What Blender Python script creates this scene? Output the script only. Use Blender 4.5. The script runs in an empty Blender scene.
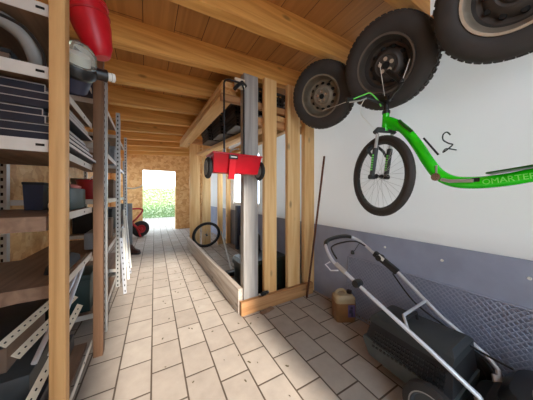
import bpy, bmesh, math, random
from mathutils import Vector, Matrix
random.seed(7)
PI = math.pi
COL = bpy.context.scene.collection
V = Vector

# ------------------------------------------------------------------ materials
def lin(c):
    r = []
    for v in c:
        v = v / 255.0
        r.append(v / 12.92 if v <= 0.04045 else ((v + 0.055) / 1.055) ** 2.4)
    return (r[0], r[1], r[2], 1.0)

def nt(name):
    m = bpy.data.materials.new(name)
    m.use_nodes = True
    t = m.node_tree
    return m, t, t.nodes, t.links, t.nodes['Principled BSDF']

def ramp(n, l, fac, stops):
    r = n.new('ShaderNodeValToRGB')
    e = r.color_ramp.elements
    while len(e) < len(stops):
        e.new(0.5)
    for i, (p, c) in enumerate(stops):
        e[i].position = p
        e[i].color = c
    l.new(fac, r.inputs['Fac'])
    return r

def coords(n, l, scale=(1, 1, 1), rot=(0, 0, 0), loc=(0, 0, 0), rnd=True):
    tc = n.new('ShaderNodeTexCoord')
    mp = n.new('ShaderNodeMapping')
    mp.inputs['Scale'].default_value = scale
    mp.inputs['Rotation'].default_value = rot
    mp.inputs['Location'].default_value = loc
    if rnd:
        oi = n.new('ShaderNodeObjectInfo')
        mul = n.new('ShaderNodeVectorMath'); mul.operation = 'SCALE'
        cmb = n.new('ShaderNodeCombineXYZ')
        for k in ('X', 'Y', 'Z'):
            l.new(oi.outputs['Random'], cmb.inputs[k])
        l.new(cmb.outputs[0], mul.inputs[0]); mul.inputs['Scale'].default_value = 17.0
        add = n.new('ShaderNodeVectorMath'); add.operation = 'ADD'
        l.new(tc.outputs['Object'], add.inputs[0]); l.new(mul.outputs[0], add.inputs[1])
        l.new(add.outputs[0], mp.inputs['Vector'])
    else:
        l.new(tc.outputs['Object'], mp.inputs['Vector'])
    return mp.outputs[0]

def bump(n, l, b, h, strength=0.3, dist=0.01):
    bp = n.new('ShaderNodeBump')
    bp.inputs['Strength'].default_value = strength
    bp.inputs['Distance'].default_value = dist
    l.new(h, bp.inputs['Height'])
    l.new(bp.outputs[0], b.inputs['Normal'])

def wood(name, dark, light, axis, rough=0.65, grain=26, knots=True):
    m, t, n, l, b = nt(name)
    s = [grain] * 3
    s['XYZ'.index(axis)] = grain * 0.05
    v = coords(n, l, s)
    nz = n.new('ShaderNodeTexNoise'); nz.inputs['Scale'].default_value = 1.0
    nz.inputs['Detail'].default_value = 5; nz.inputs['Distortion'].default_value = 0.6
    l.new(v, nz.inputs['Vector'])
    r = ramp(n, l, nz.outputs['Fac'], [(0.28, lin(dark)), (0.66, lin(light))])
    out = r.outputs[0]
    if knots:
        s2 = [5.0] * 3; s2['XYZ'.index(axis)] = 2.2
        v2 = coords(n, l, s2)
        vo = n.new('ShaderNodeTexVoronoi'); vo.inputs['Scale'].default_value = 1.0
        l.new(v2, vo.inputs['Vector'])
        kr = ramp(n, l, vo.outputs['Distance'], [(0.04, (0.35, 0.35, 0.35, 1)), (0.11, (1, 1, 1, 1))])
        mx = n.new('ShaderNodeMix'); mx.data_type = 'RGBA'; mx.blend_type = 'MULTIPLY'
        mx.inputs[0].default_value = 0.75
        l.new(out, mx.inputs[6]); l.new(kr.outputs[0], mx.inputs[7]); out = mx.outputs[2]
    oi = n.new('ShaderNodeObjectInfo')
    hv = n.new('ShaderNodeHueSaturation')
    ma = n.new('ShaderNodeMapRange'); ma.inputs[3].default_value = 0.86; ma.inputs[4].default_value = 1.1
    l.new(oi.outputs['Random'], ma.inputs[0]); l.new(ma.outputs[0], hv.inputs['Value'])
    l.new(out, hv.inputs['Color'])
    l.new(hv.outputs[0], b.inputs['Base Color'])
    b.inputs['Roughness'].default_value = rough
    bump(n, l, b, nz.outputs['Fac'], 0.15, 0.004)
    return m

def osb(name, cols, axis):
    m, t, n, l, b = nt(name)
    rot = (0.3, 0.5, 0.4)
    v = coords(n, l, (22, 22, 22), rot, rnd=False)
    vo = n.new('ShaderNodeTexVoronoi'); vo.inputs['Scale'].default_value = 1.0
    v2 = coords(n, l, (9, 9, 34), (0.7, 0.2, 0.9), rnd=False)
    nz = n.new('ShaderNodeTexNoise'); nz.inputs['Scale'].default_value = 1.4; nz.inputs['Detail'].default_value = 4
    l.new(v2, nz.inputs['Vector'])
    mixv = n.new('ShaderNodeMix'); mixv.data_type = 'VECTOR'; mixv.inputs[0].default_value = 0.35
    l.new(v, mixv.inputs[4]); l.new(nz.outputs['Color'], mixv.inputs[5])
    l.new(mixv.outputs[1], vo.inputs['Vector'])
    sep = n.new('ShaderNodeSeparateColor'); l.new(vo.outputs['Color'], sep.inputs[0])
    ad = n.new('ShaderNodeMath'); ad.operation = 'ADD'; l.new(sep.outputs[0], ad.inputs[0])
    l.new(nz.outputs['Fac'], ad.inputs[1])
    hf = n.new('ShaderNodeMath'); hf.operation = 'MULTIPLY'; hf.inputs[1].default_value = 0.5
    l.new(ad.outputs[0], hf.inputs[0])
    r = ramp(n, l, hf.outputs[0], [(0.2, lin(cols[0])), (0.5, lin(cols[1])), (0.8, lin(cols[2]))])
    l.new(r.outputs[0], b.inputs['Base Color'])
    b.inputs['Roughness'].default_value = 0.6
    bump(n, l, b, hf.outputs[0], 0.3, 0.004)
    return m

def plain(name, c, rough=0.5, metal=0.0, var=0.12, scale=14, spec=None, coat=0.0):
    m, t, n, l, b = nt(name)
    v = coords(n, l, (scale, scale, scale))
    nz = n.new('ShaderNodeTexNoise'); nz.inputs['Scale'].default_value = 1.0; nz.inputs['Detail'].default_value = 4
    l.new(v, nz.inputs['Vector'])
    c = lin(c)
    lo = tuple(x * (1 - var) for x in c[:3]) + (1,)
    hi = tuple(min(1, x * (1 + var)) for x in c[:3]) + (1,)
    r = ramp(n, l, nz.outputs['Fac'], [(0.3, lo), (0.7, hi)])
    l.new(r.outputs[0], b.inputs['Base Color'])
    b.inputs['Roughness'].default_value = rough
    b.inputs['Metallic'].default_value = metal
    if spec is not None:
        b.inputs['Specular IOR Level'].default_value = spec
    b.inputs['Coat Weight'].default_value = coat
    return m

def pavers():
    m, t, n, l, b = nt('concrete_pavers')
    a = math.radians(1.8)
    # texture u runs along the corridor (length of a paver), v across it
    tc = n.new('ShaderNodeTexCoord')
    mp = n.new('ShaderNodeMapping'); mp.vector_type = 'POINT'
    mp.inputs['Rotation'].default_value = (0, 0, -PI / 2 + a)
    mp.inputs['Location'].default_value = (0.105, 0.004, 0)
    l.new(tc.outputs['Object'], mp.inputs['Vector'])
    br = n.new('ShaderNodeTexBrick')
    br.inputs['Scale'].default_value = 1.0
    br.inputs['Brick Width'].default_value = 0.262
    br.inputs['Row Height'].default_value = 0.182
    br.inputs['Mortar Size'].default_value = 0.0055
    br.inputs['Mortar Smooth'].default_value = 0.3
    br.inputs['Bias'].default_value = 0.0
    br.offset = 0.5; br.offset_frequency = 2
    br.inputs['Color1'].default_value = lin((174, 163, 151))
    br.inputs['Color2'].default_value = lin((161, 149, 137))
    br.inputs['Mortar'].default_value = lin((84, 70, 58))
    l.new(mp.outputs[0], br.inputs['Vector'])
    v = coords(n, l, (9, 9, 9), rnd=False)
    nz = n.new('ShaderNodeTexNoise'); nz.inputs['Scale'].default_value = 1; nz.inputs['Detail'].default_value = 7
    nz.inputs['Roughness'].default_value = 0.65
    l.new(v, nz.inputs['Vector'])
    r = ramp(n, l, nz.outputs['Fac'], [(0.3, (0.78, 0.78, 0.78, 1)), (0.65, (1, 1, 1, 1))])
    mx = n.new('ShaderNodeMix'); mx.data_type = 'RGBA'; mx.blend_type = 'MULTIPLY'; mx.inputs[0].default_value = 0.8
    l.new(br.outputs['Color'], mx.inputs[6]); l.new(r.outputs[0], mx.inputs[7])
    l.new(mx.outputs[2], b.inputs['Base Color'])
    b.inputs['Roughness'].default_value = 0.75
    inv = n.new('ShaderNodeMath'); inv.operation = 'SUBTRACT'; inv.inputs[0].default_value = 1.0
    l.new(br.outputs['Fac'], inv.inputs[1])
    bump(n, l, b, inv.outputs[0], 0.5, 0.006)
    return m

def ceiling_boards():
    m, t, n, l, b = nt('ceiling_boards')
    tc = n.new('ShaderNodeTexCoord')
    mp = n.new('ShaderNodeMapping'); mp.inputs['Rotation'].default_value = (0, 0, -PI / 2)
    l.new(tc.outputs['Object'], mp.inputs['Vector'])
    br = n.new('ShaderNodeTexBrick')
    br.inputs['Scale'].default_value = 1.0
    br.inputs['Brick Width'].default_value = 3.1
    br.inputs['Row Height'].default_value = 0.22
    br.inputs['Mortar Size'].default_value = 0.0025
    br.inputs['Bias'].default_value = 0.0
    br.inputs['Color1'].default_value = lin((206, 148, 82))
    br.inputs['Color2'].default_value = lin((180, 124, 66))
    br.inputs['Mortar'].default_value = lin((70, 40, 20))
    l.new(mp.outputs[0], br.inputs['Vector'])
    v = coords(n, l, (22, 1.2, 22), rnd=False)
    nz = n.new('ShaderNodeTexNoise'); nz.inputs['Scale'].default_value = 1; nz.inputs['Detail'].default_value = 6
    nz.inputs['Distortion'].default_value = 0.8
    l.new(v, nz.inputs['Vector'])
    r = ramp(n, l, nz.outputs['Fac'], [(0.3, (0.7, 0.66, 0.6, 1)), (0.65, (1, 1, 1, 1))])
    mx = n.new('ShaderNodeMix'); mx.data_type = 'RGBA'; mx.blend_type = 'MULTIPLY'; mx.inputs[0].default_value = 0.8
    l.new(br.outputs['Color'], mx.inputs[6]); l.new(r.outputs[0], mx.inputs[7])
    l.new(mx.outputs[2], b.inputs['Base Color'])
    b.inputs['Roughness'].default_value = 0.6
    return m

M = {}
M['pine_x'] = wood('pine_rafter', (196, 132, 60), (232, 176, 96), 'X')
M['pine_z'] = wood('pine_stud', (222, 166, 98), (246, 206, 146), 'Z')
M['pine_y'] = wood('pine_plank', (206, 152, 88), (238, 194, 134), 'Y')
M['pine_y2'] = wood('pine_board_dull', (112, 86, 68), (142, 114, 92), 'Y')
M['shelf_post'] = wood('shelf_post_wood', (178, 132, 80), (214, 168, 110), 'Z', knots=False)
M['post_shaded'] = wood('shaded_shelf_post_wood', (104, 72, 50), (134, 98, 70), 'Z', knots=False)  # shade on the second rack post, put into its wood colour
M['plank_x'] = wood('sill_plank_wood', (164, 112, 66), (204, 152, 100), 'X')
M['grey_z'] = wood('weathered_post_wood', (146, 141, 136), (184, 179, 172), 'Z', 0.8)
M['grey_y'] = wood('weathered_plank_wood', (150, 134, 120), (192, 180, 166), 'Y', 0.8)
M['osb'] = osb('strand_board', [(200, 142, 82), (220, 166, 102), (234, 190, 130)], 'Y')
M['pavers'] = pavers()
M['ceiling'] = ceiling_boards()
M['white_wall'] = plain('white_wall_panel', (222, 222, 222), 0.55, var=0.03, scale=2)
_t = M['white_wall'].node_tree                      # thin white sheeting: daylight comes through it
_tr = _t.nodes.new('ShaderNodeBsdfTranslucent'); _tr.inputs['Color'].default_value = lin((240, 236, 230))
_mx = _t.nodes.new('ShaderNodeMixShader'); _mx.inputs[0].default_value = 0.28
_t.links.new(_t.nodes['Principled BSDF'].outputs[0], _mx.inputs[1]); _t.links.new(_tr.outputs[0], _mx.inputs[2])
_t.links.new(_mx.outputs[0], _t.nodes['Material Output'].inputs['Surface'])
M['concrete'] = plain('grey_concrete', (146, 152, 170), 0.85, var=0.1, scale=6)
M['rubber'] = plain('tyre_rubber', (52, 48, 46), 0.7, var=0.15)
M['rubber_dark'] = plain('black_rubber', (34, 32, 32), 0.7)
M['rim_tan'] = plain('dusty_steel_rim', (134, 124, 108), 0.5, 0.35, var=0.18)
M['rim_dark'] = plain('dark_steel_rim', (66, 60, 56), 0.5, 0.3, var=0.2)
M['rim_mid'] = plain('grey_brown_rim_lip', (104, 97, 90), 0.45, 0.4, var=0.1)
M['lip'] = plain('bare_rim_lip', (190, 178, 160), 0.4, 0.4)
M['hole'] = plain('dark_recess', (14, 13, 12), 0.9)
M['chrome'] = plain('chrome', (200, 200, 200), 0.22, 1.0, var=0.03)
M['steel'] = plain('galvanised_steel', (186, 184, 180), 0.45, 0.6, var=0.1)
M['alu'] = plain('silver_tube', (206, 208, 214), 0.35, 0.35, var=0.05)
M['grey_metal'] = plain('light_grey_painted_steel', (205, 200, 192), 0.5, 0.1, var=0.05)
M['green'] = plain('bright_green_paint', (34, 214, 16), 0.25, 0.0, var=0.04, coat=0.5)
M['green_pale'] = plain('pale_green_lettering', (120, 235, 96), 0.4, 0.0, var=0.02)
M['green_dark'] = plain('dark_green_paint', (10, 84, 14), 0.4, 0.0, var=0.05)
M['black'] = plain('black_plastic', (24, 24, 25), 0.4, var=0.1)
M['black_matt'] = plain('matt_black_plastic', (32, 32, 34), 0.7, var=0.15)
M['crate'] = plain('brown_black_crate_plastic', (58, 50, 46), 0.5, var=0.1)
M['dark_grey'] = plain('dark_grey_plastic', (52, 56, 58), 0.5, var=0.12)
M['dark_green'] = plain('dark_green_black_plastic', (28, 36, 30), 0.35, var=0.2)
M['tray'] = plain('worn_grey_plastic', (74, 80, 80), 0.45, var=0.2)
M['red'] = plain('red_plastic', (196, 16, 34), 0.4, var=0.06)
M['red_paint'] = plain('red_paint', (176, 32, 38), 0.4, var=0.06)
M['white'] = plain('white_plastic', (232, 230, 222), 0.45, var=0.04)
M['mesh_wire'] = plain('grey_wire', (158, 164, 182), 0.5, 0.2, var=0.08)
M['backing'] = plain('mesh_backing_sheet', (70, 74, 88), 0.7, 0.0, var=0.1)
M['rust'] = plain('rusty_rod', (96, 56, 36), 0.7, 0.2, var=0.25)
M['can'] = plain('amber_jerrycan_plastic', (132, 92, 54), 0.4, var=0.2, scale=9)
M['can_top'] = plain('cream_jerrycan_plastic', (168, 146, 112), 0.45, var=0.1)
M['purple'] = plain('purple_label', (92, 76, 124), 0.5)
M['blue'] = plain('pale_blue_plastic', (168, 190, 222), 0.4)
M['dark_sheet'] = plain('dark_blue_grey_sheet', (40, 44, 56), 0.4, 0.3, var=0.15)
M['navy'] = plain('navy_plastic', (44, 46, 66), 0.55)
M['teal'] = plain('dark_teal_plastic', (18, 48, 46), 0.5)
M['pink'] = plain('pink_cloth', (226, 140, 132), 0.8)
M['cream'] = plain('cream_plastic', (226, 214, 190), 0.5)
M['grey_pipe'] = plain('dusty_grey_hose', (138, 136, 132), 0.6, var=0.12)
M['grey_plastic'] = plain('grey_plastic_sheet', (130, 134, 138), 0.5)
M['brown'] = plain('dark_brown_leather', (70, 44, 36), 0.6)
M['cardboard'] = plain('brown_cardboard', (112, 90, 74), 0.8)
M['soil'] = plain('dark_soil', (88, 78, 58), 0.95, var=0.3)
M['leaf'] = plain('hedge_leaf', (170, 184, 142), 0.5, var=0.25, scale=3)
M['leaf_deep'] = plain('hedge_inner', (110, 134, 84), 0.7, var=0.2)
m, t, n, l, b = nt('clear_plastic')
b.inputs['Base Color'].default_value = lin((236, 240, 230)); b.inputs['Roughness'].default_value = 0.05
b.inputs['Transmission Weight'].default_value = 0.8; b.inputs['IOR'].default_value = 1.3
M['clear'] = m

# ------------------------------------------------------------------ mesh builder
def world_loc(o):
    p = V((0, 0, 0))
    while o is not None:
        p += o.location
        o = o.parent
    return p

class MB:
    def __init__(s):
        s.bm = bmesh.new(); s.mi = 0
    def _new(s, faces):
        for f in faces:
            f.material_index = s.mi
    def box(s, lo, hi, bev=0.0, rot=None):
        lo, hi = V(lo), V(hi)
        c = (lo + hi) / 2; d = hi - lo
        mat = Matrix.Translation(c)
        if rot is not None:
            mat = mat @ rot.to_4x4()
        r = bmesh.ops.create_cube(s.bm, size=1.0, matrix=mat @ Matrix.Diagonal((d.x, d.y, d.z, 1)))
        vs = r['verts']; es = list({e for v in vs for e in v.link_edges}); fs = {f for v in vs for f in v.link_faces}
        if bev > 0:
            rb = bmesh.ops.bevel(s.bm, geom=es, offset=bev, segments=2, profile=0.5, affect='EDGES')
            fs = {f for f in fs if f.is_valid} | set(rb['faces'])
        s._new(fs); return s
    def bar(s, p0, p1, w, h, up=(0, 0, 1), bev=0.0):
        p0, p1 = V(p0), V(p1); d = p1 - p0; L = d.length; d.normalize()
        u = V(up)
        x = u.cross(d)
        if x.length < 1e-5:
            x = V((1, 0, 0)).cross(d)
        x.normalize(); z = d.cross(x)
        R = Matrix((x, d, z)).transposed()
        c = (p0 + p1) / 2
        return s.box(c - V((w / 2, L / 2, h / 2)), c + V((w / 2, L / 2, h / 2)), bev, R)
    def tube(s, pts, r, seg=10, close=False, cap=True):
        pts = [V(p) for p in pts]; n = len(pts)
        rs = r if isinstance(r, (list, tuple)) else [r] * n
        rings = []; px = None
        for i, p in enumerate(pts):
            if close:
                t = (pts[(i + 1) % n] - pts[i - 1]).normalized()
            else:
                t = (pts[min(i + 1, n - 1)] - pts[max(i - 1, 0)]).normalized()
            if px is None:
                a = V((0, 0, 1)) if abs(t.z) < 0.9 else V((1, 0, 0))
                px = a.cross(t).normalized()
            else:
                px = (px - t * px.dot(t))
                px = px.normalized()
            py = t.cross(px)
            rings.append([s.bm.verts.new(p + (px * math.cos(2 * PI * k / seg) + py * math.sin(2 * PI * k / seg)) * rs[i]) for k in range(seg)])
        fs = []
        for i in range(n if close else n - 1):
            a, b2 = rings[i], rings[(i + 1) % n]
            for k in range(seg):
                fs.append(s.bm.faces.new((a[k], a[(k + 1) % seg], b2[(k + 1) % seg], b2[k])))
        if not close and cap:
            fs.append(s.bm.faces.new(rings[0][::-1])); fs.append(s.bm.faces.new(rings[-1]))
        s._new(fs); return s
    def lathe(s, prof, org=(0, 0, 0), axis=(0, 0, 1), seg=32, closed=False):
        """prof: (radius, height along axis)"""
        org = V(org); a = V(axis).normalized()
        q = a.to_track_quat('Z', 'Y'); rings = []
        for r, h in prof:
            if r < 1e-6:
                rings.append([s.bm.verts.new(org + a * h)])
            else:
                rings.append([s.bm.verts.new(org + q @ V((r * math.cos(2 * PI * k / seg), r * math.sin(2 * PI * k / seg), h))) for k in range(seg)])
        fs = []
        m = len(rings)
        for i in range(m if closed else m - 1):
            A, B = rings[i], rings[(i + 1) % m]
            for k in range(seg):
                k2 = (k + 1) % seg
                if len(A) == 1 and len(B) == 1:
                    continue
                if len(A) == 1:
                    fs.append(s.bm.faces.new((A[0], B[k2], B[k])))
                elif len(B) == 1:
                    fs.append(s.bm.faces.new((A[k], A[k2], B[0])))
                else:
                    fs.append(s.bm.faces.new((A[k], A[k2], B[k2], B[k])))
        s._new(fs); return s
    def prism(s, poly, p0, ax):
        """poly: list of 3-D points of one end; ax: extrusion vector"""
        a = [s.bm.verts.new(V(p) + V(p0)) for p in poly]
        b2 = [s.bm.verts.new(V(p) + V(p0) + V(ax)) for p in poly]
        n = len(a); fs = [s.bm.faces.new(a[::-1]), s.bm.faces.new(b2)]
        for i in range(n):
            fs.append(s.bm.faces.new((a[i], a[(i + 1) % n], b2[(i + 1) % n], b2[i])))
        s._new(fs); return s
    def hexa(s, bot, top):
        a = [s.bm.verts.new(V(p)) for p in bot]; b2 = [s.bm.verts.new(V(p)) for p in top]
        n = len(a); fs = [s.bm.faces.new(a[::-1]), s.bm.faces.new(b2)]
        for i in range(n):
            fs.append(s.bm.faces.new((a[i], a[(i + 1) % n], b2[(i + 1) % n], b2[i])))
        s._new(fs); return s
    def loft(s, rings):
        rr = [[s.bm.verts.new(V(p)) for p in r] for r in rings]; n = len(rr[0]); fs = []
        for i in range(len(rr) - 1):
            for k in range(n):
                fs.append(s.bm.faces.new((rr[i][k], rr[i][(k + 1) % n], rr[i + 1][(k + 1) % n], rr[i + 1][k])))
        fs.append(s.bm.faces.new(rr[0][::-1])); fs.append(s.bm.faces.new(rr[-1]))
        s._new(fs); return s
    def mat(s, i):
        s.mi = i; return s
    def build(s, name, mats, parent=None, angle=35):
        bmesh.ops.recalc_face_normals(s.bm, faces=s.bm.faces[:])
        me = bpy.data.meshes.new(name)
        org = world_loc(parent) if parent is not None else V((0, 0, 0))
        if parent is None and len(s.bm.verts):
            xs = [v.co for v in s.bm.verts]
            org = V(((min(v.x for v in xs) + max(v.x for v in xs)) / 2, (min(v.y for v in xs) + max(v.y for v in xs)) / 2, min(v.z for v in xs)))
        for v in s.bm.verts:
            v.co -= org
        s.bm.to_mesh(me); s.bm.free()
        for p in me.polygons:
            p.use_smooth = True
        me.set_sharp_from_angle(angle=math.radians(angle))
        for k in (mats if isinstance(mats, (list, tuple)) else [mats]):
            me.materials.append(M[k])
        o = bpy.data.objects.new(name, me); COL.objects.link(o)
        if parent is not None:
            o.parent = parent
        else:
            o.location = org
        return o

def tag(o, label, cat, group=None):
    o['label'] = label; o['category'] = cat
    if group:
        o['group'] = group
    return o
def thing(name, loc, label, cat, group=None):
    o = bpy.data.objects.new(name, None); COL.objects.link(o)
    o.location = loc; o.empty_display_size = 0.1
    return tag(o, label, cat, group)
def struct(o):
    o['kind'] = 'structure'; return o
def copy_thing(o, loc, label, group=None, rz=0.0):
    r = o.copy(); COL.objects.link(r); r.location = loc; r.rotation_euler = (0, 0, rz)
    r['label'] = label
    if group:
        r['group'] = group
    for ch in list(o.children):
        c = ch.copy(); COL.objects.link(c); c.parent = r
        for g in list(ch.children):
            d = g.copy(); COL.objects.link(d); d.parent = c
    return r
def arc(c, r, a0, a1, n, u, w):
    c, u, w = V(c), V(u), V(w)
    return [c + (u * math.cos(math.radians(a0 + (a1 - a0) * i / n)) + w * math.sin(math.radians(a0 + (a1 - a0) * i / n))) * r for i in range(n + 1)]
def smooth(pts, k=6):
    pts = [V(p) for p in pts]; out = []
    P = [pts[0]] + pts + [pts[-1]]
    for i in range(1, len(P) - 2):
        a, b2, c, d = P[i - 1], P[i], P[i + 1], P[i + 2]
        for j in range(k):
            t2 = j / k
            out.append(0.5 * ((2 * b2) + (c - a) * t2 + (2 * a - 5 * b2 + 4 * c - d) * t2 ** 2 + (3 * b2 - a - 3 * c + d) * t2 ** 3))
    out.append(pts[-1]); return out

# ------------------------------------------------------------------ the setting
XL, XR, YB, YF = -0.88, 1.72, 7.28, -0.75      # left wall, right wall, back wall, open front
FX0, FX1 = -0.06, .945                           # the open side of the front
ZR, SL = 2.255, 0.068                          # rafter underside at x = 0, roof slope
def zr(x): return ZR + SL * x
struct(MB().box((-4, -6, -0.1), (6, 13, 0)).build('floor', 'pavers'))
a, b = XL - 0.1, XR + 0.1
struct(MB().hexa([(a, YF - .1, zr(a) + .2), (b, YF - .1, zr(b) + .2), (b, YB + .3, zr(b) + .2), (a, YB + .3, zr(a) + .2)],
                 [(a, YF - .1, zr(a) + .26), (b, YF - .1, zr(b) + .26), (b, YB + .3, zr(b) + .26), (a, YB + .3, zr(a) + .26)]).build('ceiling', 'ceiling'))
m = MB().box((XL - .08, YF, 0), (XL, 5.3, 2.36)).box((XL - .08, 7.0, 0), (XL, YB, 2.36)).box((XL - .08, 5.3, 0), (XL, 7.0, .75)).box((XL - .08, 5.3, 2.05), (XL, 7.0, 2.36))
struct(m.build('wall_left', 'osb'))
m = MB().box((XL - .06, 5.3, .75), (XL - .01, 5.35, 2.05)).box((XL - .06, 6.95, .75), (XL - .01, 7.0, 2.05)).box((XL - .06, 5.35, .75), (XL - .01, 6.95, .80)).box((XL - .06, 5.35, 2.0), (XL - .01, 6.95, 2.05)).box((XL - .055, 6.12, .80), (XL - .015, 6.17, 2.0))
struct(m.build('added_window', 'pine_z'))  # added window, hidden behind the racks, to brighten the back and the bay
WA, WB, WZ0, WZ1 = 3.15, 4.40, .92, 1.92         # window in the bay's outer wall
m = MB().box((XR, YF, .78), (XR + .1, WA, 2.56)).box((XR, WB, .78), (XR + .1, YB, 2.56)).box((XR, WA, .78), (XR + .1, WB, WZ0)).box((XR, WA, WZ1), (XR + .1, WB, 2.56))
struct(m.build('wall_right', 'white_wall'))
m = MB().box((XR + .02, WA, WZ0), (XR + .08, WA + .04, WZ1)).box((XR + .02, WB - .04, WZ0), (XR + .08, WB, WZ1)).box((XR + .02, WA + .04, WZ0), (XR + .08, WB - .04, WZ0 + .04)).box((XR + .02, WA + .04, WZ1 - .04), (XR + .08, WB - .04, WZ1))
struct(m.build('window_1', 'white'))
struct(MB().box((XR - .012, YF, 0), (XR + .1, YB, .78)).build('trim_1', 'concrete'))
# back wall with the doorway
DX0, DX1, DZ = -0.085, 0.835, 1.9
m = MB()
m.box((XL, YB, 0), (DX0, YB + .12, zr(XL) + .2)); m.box((DX1, YB, 0), (XR, YB + .12, 2.5)); m.box((DX0, YB, DZ), (DX1, YB + .12, 2.46))
struct(m.build('wall_back', 'osb'))
# the unseen front: open on the corridor side; left part added to shade the racks
m = MB().box((FX1, YF - .1, 0), (XR + .1, YF, 2.55)).box((XL - .08, YF - .1, 0), (FX0, YF, 2.5))
struct(m.build('wall_front', 'osb'))

# rafters
names = ['second', 'third', 'fourth', 'fifth', 'sixth', 'seventh', 'eighth', 'ninth', 'tenth', 'eleventh', 'twelfth', 'thirteenth']
lab = {1: 'pine rafter ending between the small spare wheel and the middle one',
       2: 'pine rafter directly above the top of the weathered grey post'}
ordn = ['first', 'second', 'third', 'fourth', 'fifth', 'sixth', 'seventh', 'eighth']
for i in range(11):
    y = 0.64 + 0.6 * i
    x0, x1 = XL, XR
    m = MB().hexa([(x0, y, zr(x0)), (x1, y, zr(x1)), (x1, y + .08, zr(x1)), (x0, y + .08, zr(x0))],
                  [(x0, y, zr(x0) + .2), (x1, y, zr(x1) + .2), (x1, y + .08, zr(x1) + .2), (x0, y + .08, zr(x0) + .2)])
    o = m.build('rafter', 'pine_x')
    if i == 0:
        L = 'pine rafter overhead, ending above the largest spare wheel on the white wall'
    elif i in lab:
        L = lab[i]
    else:
        L = 'pine rafter, %s one behind the rafter above the weathered grey post' % ordn[i - 3]
    tag(o, L, 'rafter', 'roof rafters')
tag(MB().box((XR - .08, 1.93, 2.0), (XR - .002, 4.4, 2.14)).build('wall_plate', 'pine_y'), 'pine wall plate running along the white wall behind the timber studs', 'beam')

# hedge outside, seen through the doorway
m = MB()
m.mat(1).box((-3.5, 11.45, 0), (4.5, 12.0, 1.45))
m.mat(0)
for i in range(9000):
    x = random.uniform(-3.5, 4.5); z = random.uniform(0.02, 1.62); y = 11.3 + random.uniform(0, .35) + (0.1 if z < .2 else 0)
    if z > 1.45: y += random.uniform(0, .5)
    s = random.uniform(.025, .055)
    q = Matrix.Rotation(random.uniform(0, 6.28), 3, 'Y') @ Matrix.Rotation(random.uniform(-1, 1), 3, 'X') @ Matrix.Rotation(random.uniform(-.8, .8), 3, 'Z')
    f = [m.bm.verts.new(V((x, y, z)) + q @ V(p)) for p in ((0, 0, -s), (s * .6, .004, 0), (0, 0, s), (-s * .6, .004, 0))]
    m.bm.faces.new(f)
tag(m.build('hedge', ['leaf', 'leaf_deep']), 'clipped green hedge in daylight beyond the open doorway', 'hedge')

# ------------------------------------------------------------------ timber bay on the right
g = 'studs of the timber bay'
tag(MB().box((.80, 1.77, .0), (.955, 1.85, 2.285), .004).build('corner_post', 'grey_z'), 'weathered grey timber corner post behind the hanging red spreader', 'post')
tag(MB().box((1.03, 1.77, 0), (1.175, 1.82, 2.31), .003).build('stud', 'pine_z'), 'pale pine stud next to the weathered grey corner post', 'stud', g)
tag(MB().box((1.32, 1.77, 0), (1.49, 1.82, 2.32), .003).build('stud', 'pine_z'), 'broad pine stud standing in front of the black tub, beside the small spare wheel', 'stud', g)
tag(MB().box((1.56, 1.77, 0), (1.705, 1.83, 2.33), .003).build('stud', 'pine_z'), 'pine stud against the white wall with the rusty rod leaning on it', 'stud', g)
tag(MB().box((.755, 1.72, 0), (1.64, 1.765, .125), .003).build('sill_plank', 'plank_x'), 'brown sill plank on edge across the feet of the studs facing the camera', 'plank')
tag(MB().box((.745, 1.772, 0), (.79, 4.55, .235), .004).build('side_plank', 'grey_y'), 'long weathered grey plank on edge running along the walkway', 'plank')
fs = [(.80, 1.0, 'wide pine stud at the bay\'s far outer corner, meeting the end of the grey plank'), (1.055, 1.235, 'wide pine stud directly behind the leaning bicycle wheel'),
      (1.40, 1.51, 'narrow pine stud just beside the bicycle wheel, near the white wall'), (1.60, 1.70, 'pine stud of the bay\'s far end standing against the white wall')]
for x0, x1, L in fs:
    tag(MB().box((x0, 4.5, 0), (x1, 4.56, 2.2), .003).build('stud', 'pine_z'), L, 'stud', g)
tag(MB().box((.72, 4.42, 2.2), (XR - .09, 4.56, 2.3), .003).build('end_plate', 'plank_x'), 'pine plate lying across the tops of the far studs', 'beam')
# doubled top plate along the walkway
g2 = 'laid-up timbers along the top of the bay'
tag(MB().bar((.70, 1.86, 2.178), (.66, 4.38, 2.178), .16, .055, bev=.003).build('timber', 'pine_y'), 'long pine timber overhead along the walkway, upper of two stacked', 'timber', g2)
tag(MB().bar((.70, 1.90, 2.12), (.66, 4.40, 2.12), .15, .055, bev=.003).build('timber', 'pine_y'), 'long pine timber overhead along the walkway, lower of two stacked', 'timber', g2)
# loft rails behind the front studs and a long plank on them
tag(MB().box((.61, 1.855, 2.02), (1.64, 1.90, 2.085), .003).build('loft_rail', 'plank_x'), 'upper pine rail between the studs, under the black crates', 'rail')
tag(MB().box((.98, 1.855, 1.85), (1.64, 1.90, 1.93), .003).build('loft_rail', 'plank_x'), 'lower pine rail between the studs beside the small spare wheel', 'rail')
tag(MB().bar((1.31, 1.858, 1.96), (.97, 4.35, 1.96), .15, .06, bev=.003).build('loft_plank', 'pine_y'), 'pine plank laid askew high in the bay carrying the black crates', 'plank')
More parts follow.
